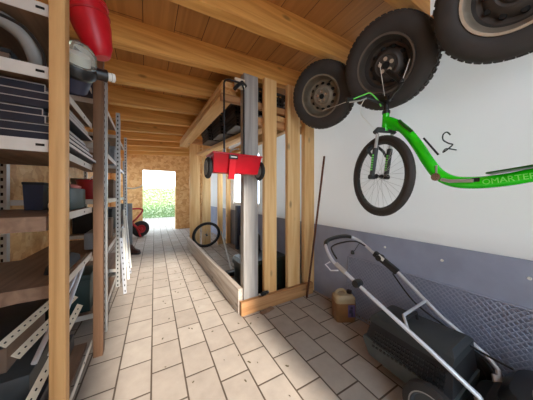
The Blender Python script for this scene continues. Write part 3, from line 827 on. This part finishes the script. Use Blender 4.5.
# grass catcher
gc = bpy.data.objects.new('grass_catcher', None); COL.objects.link(gc); gc.parent = t; gc.location = V((1.36, .65, .1)) - t.location
def quad_yz(prof, x0, x1): return [(x0, y, z) for y, z in prof], [(x1, y, z) for y, z in prof]
m = MB()
m.loft([[(1.20, .36, .09), (1.515, .36, .09), (1.53, .79, .09), (1.24, .79, .09)], [(1.18, .35, .16), (1.535, .35, .16), (1.545, .82, .18), (1.225, .82, .18)], [(1.183, .35, .185), (1.535, .35, .185), (1.545, .82, .205), (1.227, .82, .205)]])
m.build('tray', 'tray', gc)
m = MB().loft([[(1.19, .36, .185), (1.53, .36, .185), (1.54, .81, .205), (1.24, .81, .205)], [(1.235, .37, .30), (1.52, .37, .30), (1.53, .80, .295), (1.285, .80, .295)]])
sd = m.build('side_panel', 'black_matt', gc)
m = MB()
for j in range(5):                      # louvred vent field on the side
    for i in range(16):
        y = .40 + .022 * i; f = (j + .7) / 6
        p = V((1.19 + .045 * f + .0005 - .006, y, .188 + .112 * f))
        m.box(p - V((.003, .007, .005)), p + V((.003, .007, .005)))
m.build('vent_field', 'black', sd)
m = MB().loft([[(1.228, .37, .30), (1.525, .37, .30), (1.535, .815, .29), (1.275, .815, .29)], [(1.25, .37, .345), (1.515, .37, .345), (1.525, .80, .325), (1.29, .80, .325)], [(1.29, .39, .365), (1.49, .39, .365), (1.505, .77, .342), (1.32, .77, .342)]])
m.build('lid', 'dark_grey', gc)
MB().tube([(1.30, .60, .352), (1.30, .61, .39), (1.44, .61, .392), (1.44, .60, .355)], .010, 8).build('carry_handle', 'black', gc)
# deck, engine cover, wheels
m = MB().loft([rrect(1.16, 1.56, -.32, .34, .07, .09), rrect(1.16, 1.56, -.32, .34, .16, .09), rrect(1.22, 1.50, -.26, .28, .22, .08)])
m.build('deck', 'black_matt', t)
m = MB().loft([rrect(1.23, 1.55, -.20, .235, .22, .09), rrect(1.22, 1.56, -.22, .245, .27, .09), rrect(1.24, 1.54, -.18, .215, .315, .09), rrect(1.30, 1.48, -.10, .14, .335, .08)])
en = m.build('engine_cover', 'black', t)
MB().lathe([(0, 0), (.03, 0), (.033, .012), (.03, .028), (.018, .03), (0, .03)], (1.31, .12, .325), (0, .1, 1), 16).build('fuel_cap', 'steel', en)
for y, R, xs in ((.41, .122, (1.125, 1.60)), (-.30, .085, (1.13, 1.59))):
    for x in xs:
        if x == 1.60:
            x = 1.585
        m = MB().lathe([(R * .72, -.022), (R * .9, -.022), (R, -.014), (R, .014), (R * .9, .022), (R * .72, .022)], (x, y, R), (1, 0, 0), 40, closed=True)
        wl = m.build('wheel', 'rubber_dark', t)
        m = MB().lathe([(R * .73, .016), (R * .66, .018), (R * .6, .006), (R * .25, .008), (R * .22, .024), (0, .024)], (x, y, R), (-1, 0, 0), 32)
        m.lathe([(R * .73, .016), (R * .66, .018), (R * .6, .006), (R * .25, .008), (R * .22, .024), (0, .024)], (x, y, R), (1, 0, 0), 32)
        m.build('wheel_rim', 'dark_grey', wl)
        MB().lathe([(R * .74, .0205), (R * .74, .0235), (R * .70, .0235), (R * .70, .0205)], (x, y, R), (-1 if x < 1.3 else 1, 0, 0), 36, closed=True).build('rim_band', 'grey_pipe', wl)
MB().bar((1.22, .24, .14), (1.245, .29, .24), .03, .02, bev=.003).build('handle_bracket', 'steel', t)
MB().bar((1.44, .26, .14), (1.49, .285, .23), .03, .02, bev=.003).build('handle_bracket', 'steel', t)

# ------------------------------------------------------------------ left racks
def holes_strip(m, p0, p1, w, th, face, up, step=.045, hl=.02, hw=.012):
    """flat perforated strip between two points; 'face' is the outward normal of the visible face"""
    p0, p1 = V(p0), V(p1); d = (p1 - p0); L = d.length; d.normalize(); f = V(face).normalized(); u = V(up).normalized()
    m.mat(0)
    x = d; z = f; y = z.cross(x)
    R = Matrix((x, y, z)).transposed()
    c = (p0 + p1) / 2
    m.box(c - V((L / 2, w / 2, th / 2)), c + V((L / 2, w / 2, th / 2)), 0, R)
    m.mat(1)
    k = int(L / step)
    for i in range(k):
        q = p0 + d * (step * (i + .5)) + f * (th / 2)
        m.box(q - V((hl / 2, hw / 2, .0006)), q + V((hl / 2, hw / 2, .0006)), 0, R)
    m.mat(0)

t = thing('shelf_rack', (-.58, 1.45, 0), 'wooden post rack with light steel shelf edges, closest to the camera', 'shelf rack')
XF = -.30
MB().box((-.311, 1.06, 0), (-.266, 1.115, 2.2), .003).build('post', 'shelf_post', t)
MB().box((-.312, 1.80, 0), (-.258, 1.86, 2.2), .003).build('post', 'post_shaded', t)
MB().box((XL + .005, 1.06, 0), (XL + .06, 1.115, 2.15), .003).build('post', 'shelf_post', t)
MB().box((XL + .005, 1.80, 0), (XL + .06, 1.86, 2.15), .003).build('post', 'shelf_post', t)
for z, wood_near in ((.13, 0), (.73, 1), (1.035, 1), (1.32, 0), (1.60, 0), (1.84, 0)):
    m = MB().box((XL + .008, 1.12 if z != .73 else 1.26, z - .02), (-.34, 1.79, z))
    sh = m.build('shelf_board', 'pine_y2', t)
    m = MB(); holes_strip(m, (-.318, 1.12, z - .015), (-.318, 1.795, z - .015), .035, .003, (1, 0, 0), (0, 0, 1), .32, .016, .009)
    m.build('shelf_edge', ['grey_metal', 'hole'], sh)
    m = MB()
    if wood_near:
        yo = 1.075 if z != .73 else 1.22
        m.box((XL + .065, yo, z - .05), (-.322, yo + .04, z + .004)); m.build('end_board', 'pine_y2', sh)
    else:
        m.box((XL + .065, 1.10, z - .035), (-.322, 1.103, z + .012)); m.mat(1)
        for x in (-.345, -.55, -.75): m.box((x - .012, 1.0985, z - .014), (x + .012, 1.10, z - .005))
        m.build('end_strip', ['grey_metal', 'hole'], sh)

def steel_rack(ya, yb, levels, label, xf=-.31):
    t = thing('shelf_rack', (-.58, (ya + yb) / 2, 0), label, 'shelf rack')
    for x, f in ((xf, 1), (XL + .04, 1)):
        for y in (ya, yb):
            m = MB()
            holes_strip(m, (x, y, 0), (x, y, 2.12), .04, .003, (0, -1, 0), (0, 0, 1), .05, .022, .012)
            m.box((x + .018, y, 0), (x + .021, y + .04, 2.12))
            m.build('upright', ['steel', 'hole'], t)
    for z in levels:
        m = MB().box((XL + .06, ya + .05, z - .012), (xf - .02, yb - .05, z)); sh = m.build('shelf_board', 'pine_y2', t)
        MB().box((xf - .012, ya + .05, z - .035), (xf - .008, yb - .05, z + .004)).build('shelf_edge', 'grey_metal', sh)
        MB().box((XL + .06, ya + .045, z - .035), (xf - .02, ya + .049, z + .004)).build('end_strip', 'grey_metal', sh)
    return t
steel_rack(2.10, 3.05, (.15, .62, 1.08, 1.5, 1.9), 'perforated steel rack directly behind the wooden post rack', xf=-.295)
steel_rack(3.25, 4.30, (.15, .62, 1.08, 1.5, 1.9), 'perforated steel rack second behind the wooden post rack')

# things on the wooden rack
g3 = 'dark folded metal sheets'
posn = ['bottom', 'second from bottom', 'third from bottom', 'middle', 'third from top', 'second from top', 'topmost']
for k in range(7):
    z = 1.335 + .0325 * k; ys = 1.125 + .010 * (k % 2) + .012 * (k // 3); x1 = -.292 - .012 * ((k * 5) % 4) - .002 * k; ye = 1.78 - .02 * k
    m = MB().box((XL + .07, ys, z), (x1 - .02, ye, z + .0285)).box((x1 - .02, ys, z), (x1, ye, z + .003)).box((x1 - .012, ys, z + .013), (x1 - .003, ye, z + .016))
    m.mat(1).box((x1 - .003, ys, z + .003), (x1, ye, z + .016)).box((XL + .07, ys - .003, z + .0265), (x1 - .018, ys, z + .0295)).box((x1 - .02, ys - .003, z + .003), (x1 - .017, ys, z + .0265)).box((x1 - .02, ys - .003, z), (x1, ys, z + .003)).box((x1 - .003, ys - .003, z + .003), (x1, ys, z + .016))
    o = m.build('metal_sheet', ['dark_sheet', 'steel'])
    tag(o, 'dark folded metal sheet with silver edge, %s of the stack on the rack' % posn[k], 'sheet', g3)
tag(MB().box((-.812, 1.13, 1.603), (-.79 - .012, 1.77, 1.81), .002).build('shade_board', 'dark_grey'), 'added dark board standing in for the shade at the back of the high shelf behind the hose', 'board')  # added board, its dark colour stands for the dim shelf back
t = thing('flexible_hose', (-.45, 1.3, 1.60), 'thick dusty grey hose arching over the high shelf of the wooden rack', 'hose')
hs = smooth([(-.66, 1.16, 1.74), (-.55, 1.165, 1.785), (-.47, 1.17, 1.785), (-.41, 1.18, 1.74), (-.385, 1.20, 1.67), (-.40, 1.27, 1.632), (-.43, 1.50, 1.63)], 9)
MB().tube(hs, .027, 14).build('pipe', 'grey_pipe', t)
m = MB().tube(smooth([(-.50, 1.14, 1.79), (-.41, 1.15, 1.77), (-.36, 1.16, 1.70), (-.355, 1.17, 1.64)], 6), .006, 8)
m.build('cable', 'black', t)
t = thing('open_box', (-.55, 1.25, 1.60), 'dark open box lying behind the grey hose on the high shelf', 'box')
m = MB(); m.box((-.795, 1.22, 1.602), (-.47, 1.48, 1.61)); m.build('base', 'cardboard', t)
MB().box((-.795, 1.22, 1.61), (-.47, 1.235, 1.69)).build('front_wall', 'cardboard', t)
m = MB().box((-.795, 1.215, 1.685), (-.465, 1.24, 1.70)).box((-.48, 1.24, 1.61), (-.465, 1.48, 1.70)).box((-.795, 1.465, 1.61), (-.48, 1.48, 1.70)); m.build('rim', 'black_matt', t)
# pump with clear dome
t = thing('garden_pump', (-.25, 1.32, 1.6), 'garden pump with clear dome, black ring and white nozzle on the high shelf edge', 'pump')
pc = V((-.275, 1.27, 1.725)); pd = V((.22, -.62, .30)).normalized()
MB().lathe([(.062, -.045), (.073, -.03), (.073, .0), (.066, .012), (.05, .014)], pc, (.2, -.5, .6), 28).build('ring', 'black', t)
MB().lathe([(.064, .012), (.067, .035), (.060, .068), (.042, .092), (.02, .103), (0, .105)], pc, (.2, -.5, .6), 28).build('dome', 'clear', t)
MB().lathe([(0, .012), (.035, .014), (.03, .05), (0, .06)], pc, (.2, -.5, .6), 16).build('filter_cup', 'white', t)
MB().lathe([(0, -.12), (.05, -.115), (.06, -.05), (.06, -.03)], pc, (.2, -.5, .6), 20).build('housing', 'navy', t)
c2 = pc + V((.055, .03, .0))
MB().lathe([(.0, 0), (.026, 0), (.028, .01), (.028, .035), (.03, .04), (.03, .05), (0, .05)], c2, (1, .35, .1), 18).build('collar', 'black', t)
c3 = c2 + V((1, .35, .1)).normalized() * .05
MB().lathe([(.014, 0), (.021, .003), (.021, .016), (.017, .018), (.022, .02), (.022, .032), (.014, .035), (0, .035)], c3, (1, .35, .1), 16).build('nozzle', 'white', t)
# red bucket
t = thing('bucket', (-.26, 1.5, 1.84), 'red plastic bucket tipped over the edge of the top shelf', 'bucket')
bc = V((-.205, 1.40, 1.86)); ba = V((-.27, -.05, 1)).normalized()
MB().lathe([(0, 0), (.034, 0), (.042, .008), (.062, .05), (.082, .14), (.092, .24), (.098, .242), (.098, .26), (.086, .261), (.05, .04), (0, .018)], bc, ba, 32).build('body', 'red', t)
MB().lathe([(.08, .19), (.092, .193), (.093, .20), (.08, .203)], bc, ba, 32).build('band', 'red_paint', t)
MB().tube(arc(bc + ba * .25, .1, 0, 180, 14, (0, 1, 0), (-.9, 0, -.25)), .004, 6).build('bail', 'steel', t)
# shelf z=1.035
t = thing('storage_box', (-.72, 1.35, 1.035), 'navy plastic box standing on the rack in front of the strand board wall', 'box')
MB().hexa([(-.562, 1.60, 1.037), (-.492, 1.60, 1.037), (-.492, 1.765, 1.037), (-.562, 1.765, 1.037)], [(-.567, 1.595, 1.175), (-.487, 1.595, 1.175), (-.487, 1.77, 1.175), (-.567, 1.77, 1.175)]).build('body', 'navy', t)
MB().box((-.57, 1.592, 1.175), (-.484, 1.773, 1.19), .003).build('lid', 'black_matt', t)
t = thing('toolbox', (-.45, 1.63, 1.035), 'dark teal toolbox with pink rag on the rack shelf beside the steel upright', 'toolbox')
MB().box((-.435, 1.46, 1.037), (-.345, 1.775, 1.16), .008).build('body', 'teal', t)
MB().tube([(-.39, 1.50, 1.16), (-.39, 1.51, 1.185), (-.39, 1.61, 1.185), (-.39, 1.62, 1.16)], .008, 8).build('handle', 'black', t)
tag(MB().loft([rrect(-.43, -.36, 1.65, 1.75, 1.161, .02), rrect(-.43, -.355, 1.645, 1.755, 1.173, .03), rrect(-.42, -.375, 1.66, 1.73, 1.185, .02)]).build('rag', 'pink'), 'folded pink rag lying on the dark teal toolbox', 'rag')
m = MB()
for k in range(3):
    m.tube(arc((-.352 - .012 * k, 1.30 + .05 * k, 1.073 + .002 * k), .026, 0, 345, 16, (.8, .5, 0), (0, .15, 1)), .007, 8)
m.tube([(-.36, 1.24, 1.043), (-.38, 1.44, 1.043)], .006, 6)
tag(m.build('coiled_hose', 'cream'), 'cream coiled hose end lying on the rack shelf in front of the toolbox', 'hose')
# shelf z=.73
m = MB(); holes_strip(m, (-.80, 1.30, .752), (-.76, 1.77, .752), .04, .006, (.3, -.1, 1), (0, 0, 1), .07, .02, .01)
tag(m.build('metal_strip', ['cream', 'hole']), 'pale flat metal strip lying along the waist-high shelf', 'strip')
m = MB()
m.loft([rrect(-.43, -.345, 1.38, 1.68, .733, .03), rrect(-.43, -.35, 1.40, 1.69, .755, .03), rrect(-.42, -.37, 1.47, 1.62, .785, .02)])
tag(m.build('work_glove', 'black_matt'), 'crumpled dark cloth lying on the waist-high shelf', 'cloth')
# lower bundle
tag(MB().box((-.80, 1.20, .135), (-.40, 1.775, .22), .006).build('flat_case', 'dark_sheet'), 'dark flat case lying on the lowest shelf of the wooden rack', 'case')
t = thing('wrapped_panel', (-.55, 1.5, .22), 'dark panel wrapped in plastic lying on the flat case', 'panel')
MB().box((-.78, 1.30, .225), (-.44, 1.77, .33), .006).build('panel', 'dark_grey', t)
t = thing('flat_box', (-.65, 1.5, .33), 'dark flat box on cardboard lying against the strand board on the lower shelf', 'box')
MB().box((-.80, 1.36, .333), (-.53, 1.76, .44), .003).build('carton', 'cardboard', t)
MB().bar((-.66, 1.33, .462), (-.62, 1.76, .472), .27, .035, up=(-.12, 0, 1), bev=.006).build('slab', 'black_matt', t)
for k, (p0, p1, L) in enumerate((((-.51, 1.27, .50), (-.45, 1.77, .507), 'perforated steel strip poking out above the others from the lower shelf'),
                                 ((-.46, 1.24, .455), (-.395, 1.77, .462), 'perforated steel strip in the middle of three poking from the lower shelf'),
                                 ((-.42, 1.13, .243), (-.372, 1.77, .40), 'perforated steel strip lying lowest of three below the shelf'))):
    m = MB(); holes_strip(m, p0, p1, .034, .003, (.6, -.15, .8), (0, 0, 1), .04, .012, .006)
    tag(m.build('perforated_strip', ['cream', 'hole']), L, 'strip', 'perforated steel strips on the lower rack')
for k, (p0, p1, L) in enumerate((((-.36, 1.25, .42), (-.345, 1.77, .70), 'silver tube slanting up behind the tall wooden shelf post, closest to the walkway'),
                                 ((-.40, 1.22, .42), (-.37, 1.76, .66), 'silver tube slanting up behind the tall wooden shelf post, deeper in the rack'))):
    tag(MB().tube([p0, p1], .011, 8).build('metal_tube', 'alu'), L, 'tube', 'silver tubes on the lower rack')

# things on / before the steel racks
t = thing('helmet', (-.36, 2.6, 1.5), 'white rounded helmet on the steel rack below the rafters', 'helmet')
MB().lathe([(.10, 0), (.108, .03), (.10, .08), (.07, .125), (.03, .14), (0, .142)], (-.47, 2.52, 1.503), (0, 0, 1), 24).build('shell', 'white', t)
MB().lathe([(.10, .0), (.125, .002), (.125, .008), (.10, .02)], (-.47, 2.52, 1.503), (0, 0, 1), 24).build('brim', 'black', t)
t = thing('plastic_tub', (-.45, 2.55, 1.08), 'red plastic tub on the steel rack at eye level', 'tub')
MB().lathe([(0, 0), (.09, 0), (.11, .16), (.118, .165), (.118, .175), (.104, .176), (.085, .01), (0, .008)], (-.44, 2.5, 1.082), (0, 0, 1), 24).build('body', 'red_paint', t)
MB().tube(arc((-.44, 2.5, 1.25), .112, 0, 180, 12, (0, 1, 0), (.5, 0, .8)), .004, 6).build('bail', 'steel', t)
tag(MB().box((-.46, 2.82, .63), (-.33, 2.99, .86), .01).build('carton', 'cardboard'), 'brown carton on the low steel rack shelf', 'carton')
tag(MB().box((-.47, 2.35, .633), (-.34, 2.65, .78), .01).build('carton', 'grey_plastic'), 'grey plastic case on the low steel rack shelf', 'case')
tag(MB().tube([(-.31, 4.42, .0), (-.325, 4.40, 1.72)], .03, 14).build('pipe', 'blue'), 'pale blue plastic pipe standing upright at the end of the steel racks', 'pipe')
for k, (x0, x1, y0_, y1_, z0, h, mt, L) in enumerate(((-.80, -.36, 2.2, 2.42, 1.905, .2, 'navy', 'dark blue box on the topmost shelf of the first steel rack'),
                                  (-.80, -.37, 2.72, 2.98, 1.505, .22, 'black_matt', 'black carton on the first steel rack just below the top shelf'),
                                  (-.80, -.40, 2.2, 2.48, .155, .3, 'teal', 'dark teal crate on the lowest shelf of the first steel rack'),
                                  (-.80, -.36, 3.35, 3.7, 1.505, .26, 'grey_plastic', 'grey carton high on the second steel rack'),
                                  (-.80, -.38, 3.4, 3.9, 1.085, .24, 'cardboard', 'brown carton on the middle shelf of the second steel rack'),
                                  (-.80, -.40, 3.45, 4.1, .625, .3, 'black_matt', 'black carton low on the second steel rack'))):
    t = thing('carton', ((x0 + x1) / 2, (y0_ + y1_) / 2, z0), L, 'box')
    MB().box((x0, y0_, z0), (x1, y1_, z0 + h), .004).build('body', mt, t)
    MB().box((x0 - .004, y0_ - .004, z0 + h - .04), (x1 + .004, y1_ + .004, z0 + h + .004), .003).build('lid', mt, t)
t = thing('coat_hook', (-.25, 4.38, 1.25), 'pale curved hook sticking out from the far steel rack', 'hook')
MB().tube(smooth([(-.30, 4.33, 1.25), (-.20, 4.40, 1.24), (-.10, 4.45, 1.27), (-.06, 4.46, 1.31)], 6), .012, 8).build('arm', 'cream', t)
tag(MB().box((-.46, 4.95, 0), (-.24, 5.03, .95), .008, Matrix.Rotation(.1, 3, 'X')).build('grey_panel', 'grey_plastic'), 'grey plastic panel standing beside the red barrow near the doorway', 'panel')
# clutter leaning low in front of the second rack
for k, (p0, p1, r, mt, L) in enumerate((((-.22, 3.02, .0), (-.25, 3.15, .70), .016, 'white', 'white pipe leaning on the steel racks, shortest of three'),
                                        ((-.20, 3.26, .0), (-.262, 3.38, .92), .014, 'white', 'white pipe leaning on the steel racks, middle of three'),
                                        ((-.20, 3.75, .0), (-.28, 4.05, .78), .013, 'white', 'white pipe leaning on the steel racks, most slanted of three'))):
    tag(MB().tube([p0, p1], r, 10).build('pipe', mt), L, 'pipe', 'white pipes leaning on the steel racks')
for k, (p0, p1, L) in enumerate((((-.20, 2.75, .02), (-.25, 2.9, .62), 'perforated silver angle bar leaning low on the steel racks, closest to the wooden rack'),
                                 ((-.19, 3.42, .02), (-.285, 3.62, .66), 'perforated silver angle bar leaning low on the steel racks, closest to the brown boot'))):
    m = MB(); holes_strip(m, p0, p1, .045, .004, (.8, -.6, 0), (0, 0, 1), .06, .02, .012)
    tag(m.build('angle_bar', ['alu', 'hole']), L, 'bar', 'angle bars leaning on the steel racks')
def boot(x, y, rz, label, nm='work_boot', mt='brown'):
    t = thing(nm, (x, y, 0), label, 'boot')
    R = Matrix.Rotation(rz, 3, 'Z')
    f = lambda pts: [tuple(R @ V(p) + V((x, y, 0))) for p in pts]
    MB().loft([f(rrect(-.14, .14, -.05, .05, 0, .045)), f(rrect(-.145, .145, -.052, .052, .025, .045))]).build('sole', 'black', t)
    MB().loft([f(rrect(-.135, .135, -.045, .045, .025, .04)), f(rrect(-.13, .13, -.045, .045, .07, .04)), f(rrect(-.13, .04, -.045, .045, .10, .04)), f(rrect(-.125, -.015, -.042, .042, .17, .04))]).build('upper', mt, t)
    m = MB()
    for k in range(4):
        m.tube([R @ V((-.01 + .02 * k, -.03, .135 - .018 * k)) + V((x, y, 0)), R @ V((-.01 + .02 * k, .03, .135 - .018 * k)) + V((x, y, 0))], .004, 6)
    m.build('laces', 'cream', t)
boot(-.215, 4.62, -.5, 'dark brown work boot on the paving in front of the far steel rack')
# barrow near the doorway
t = thing('wheelbarrow', (-.3, 6.3, 0), 'red framed barrow with grey tray standing upright by the doorway', 'barrow')
MB().hexa([(-.62, 6.10, .12), (-.40, 6.10, .12), (-.34, 6.55, .12), (-.62, 6.55, .12)], [(-.60, 6.06, .80), (-.46, 6.06, .80), (-.46, 6.55, .80), (-.60, 6.55, .80)]).build('tray', 'grey_plastic', t)
wl = MB().lathe([(.11, -.04), (.17, -.045), (.205, -.03), (.215, 0), (.205, .03), (.17, .045), (.11, .04)], (-.12, 6.40, .215), (.35, -.93, 0), 32, closed=True).build('wheel', 'rubber_dark', t)
MB().lathe([(.115, .034), (.10, .042), (.05, .02), (.03, .045), (0, .045)], (-.12, 6.40, .215), (.35, -.93, 0), 24).build('wheel_rim', 'red_paint', wl)
m = MB()
m.tube(smooth([(-.52, 6.18, .72), (-.30, 6.22, .76), (-.13, 6.24, .76), (-.08, 6.25, .70), (-.20, 6.26, .52), (-.30, 6.27, .40), (-.20, 6.28, .24), (-.12, 6.30, .02)], 6), .022, 10)
m.tube([(-.30, 6.27, .40), (-.36, 6.30, .02)], .016, 10); m.tube([(-.14, 6.33, .215), (-.30, 6.27, .40)], .014, 10)
m.build('frame', 'red_paint', t)

# scraps of leaf litter on the paving
m = MB()
for k in range(70):
    x = random.choice((random.uniform(.45, .9), random.uniform(-.1, .9))); y = random.uniform(.55, 4.2)
    if x > .7 and y > 1.65: x -= .35
    s = random.uniform(.004, .012); a_ = random.uniform(0, 6.28)
    q = Matrix.Rotation(a_, 3, 'Z')
    m.hexa([tuple(q @ V(p) + V((x, y, .0008))) for p in ((-s, -s * .4, 0), (s, -s * .3, 0), (s * .9, s * .4, 0), (-s * .8, s * .5, 0))],
           [tuple(q @ V(p) + V((x, y, .0008))) for p in ((-s, -s * .4, .003), (s, -s * .3, .002), (s * .9, s * .4, .003), (-s * .8, s * .5, .002))])
o = m.build('debris', 'soil'); tag(o, 'scattered specks of dry leaf litter on the paving', 'litter'); o['kind'] = 'stuff'

# ------------------------------------------------------------------ light, camera
SC = bpy.context.scene
wd = bpy.data.worlds.new('sky'); SC.world = wd; wd.use_nodes = True
bg = wd.node_tree.nodes['Background']
bg.inputs['Color'].default_value = (0.68, 0.84, 1.0, 1); bg.inputs['Strength'].default_value = 1.0
sd_ = bpy.data.lights.new('sun', 'SUN'); sd_.energy = 2.0; sd_.angle = math.radians(6); sd_.color = (1, .92, .82)
so = bpy.data.objects.new('sun', sd_); COL.objects.link(so)
el = math.radians(27)
dv = V((-.06, 1, 0)).normalized() * math.cos(el) - V((0, 0, math.sin(el)))
so.rotation_euler = dv.to_track_quat('-Z', 'Y').to_euler(); so.location = (1, -4, 4)

cd = bpy.data.cameras.new('camera'); cam = bpy.data.objects.new('camera', cd); COL.objects.link(cam)
cam.location = (0, 0, 1.12); cam.rotation_euler = (PI / 2, 0, -math.radians(30.7))
cd.sensor_width = 36; cd.lens = 203 / 533 * 36; cd.shift_y = -5 / 533; cd.clip_start = .02
SC.camera = cam
SC.view_settings.view_transform = 'Standard'; SC.view_settings.look = 'None'; SC.view_settings.gamma = 1
SC.view_settings.exposure = 2.55
SC.cycles.use_denoising = True
SC.cycles.max_bounces = 12; SC.cycles.diffuse_bounces = 8
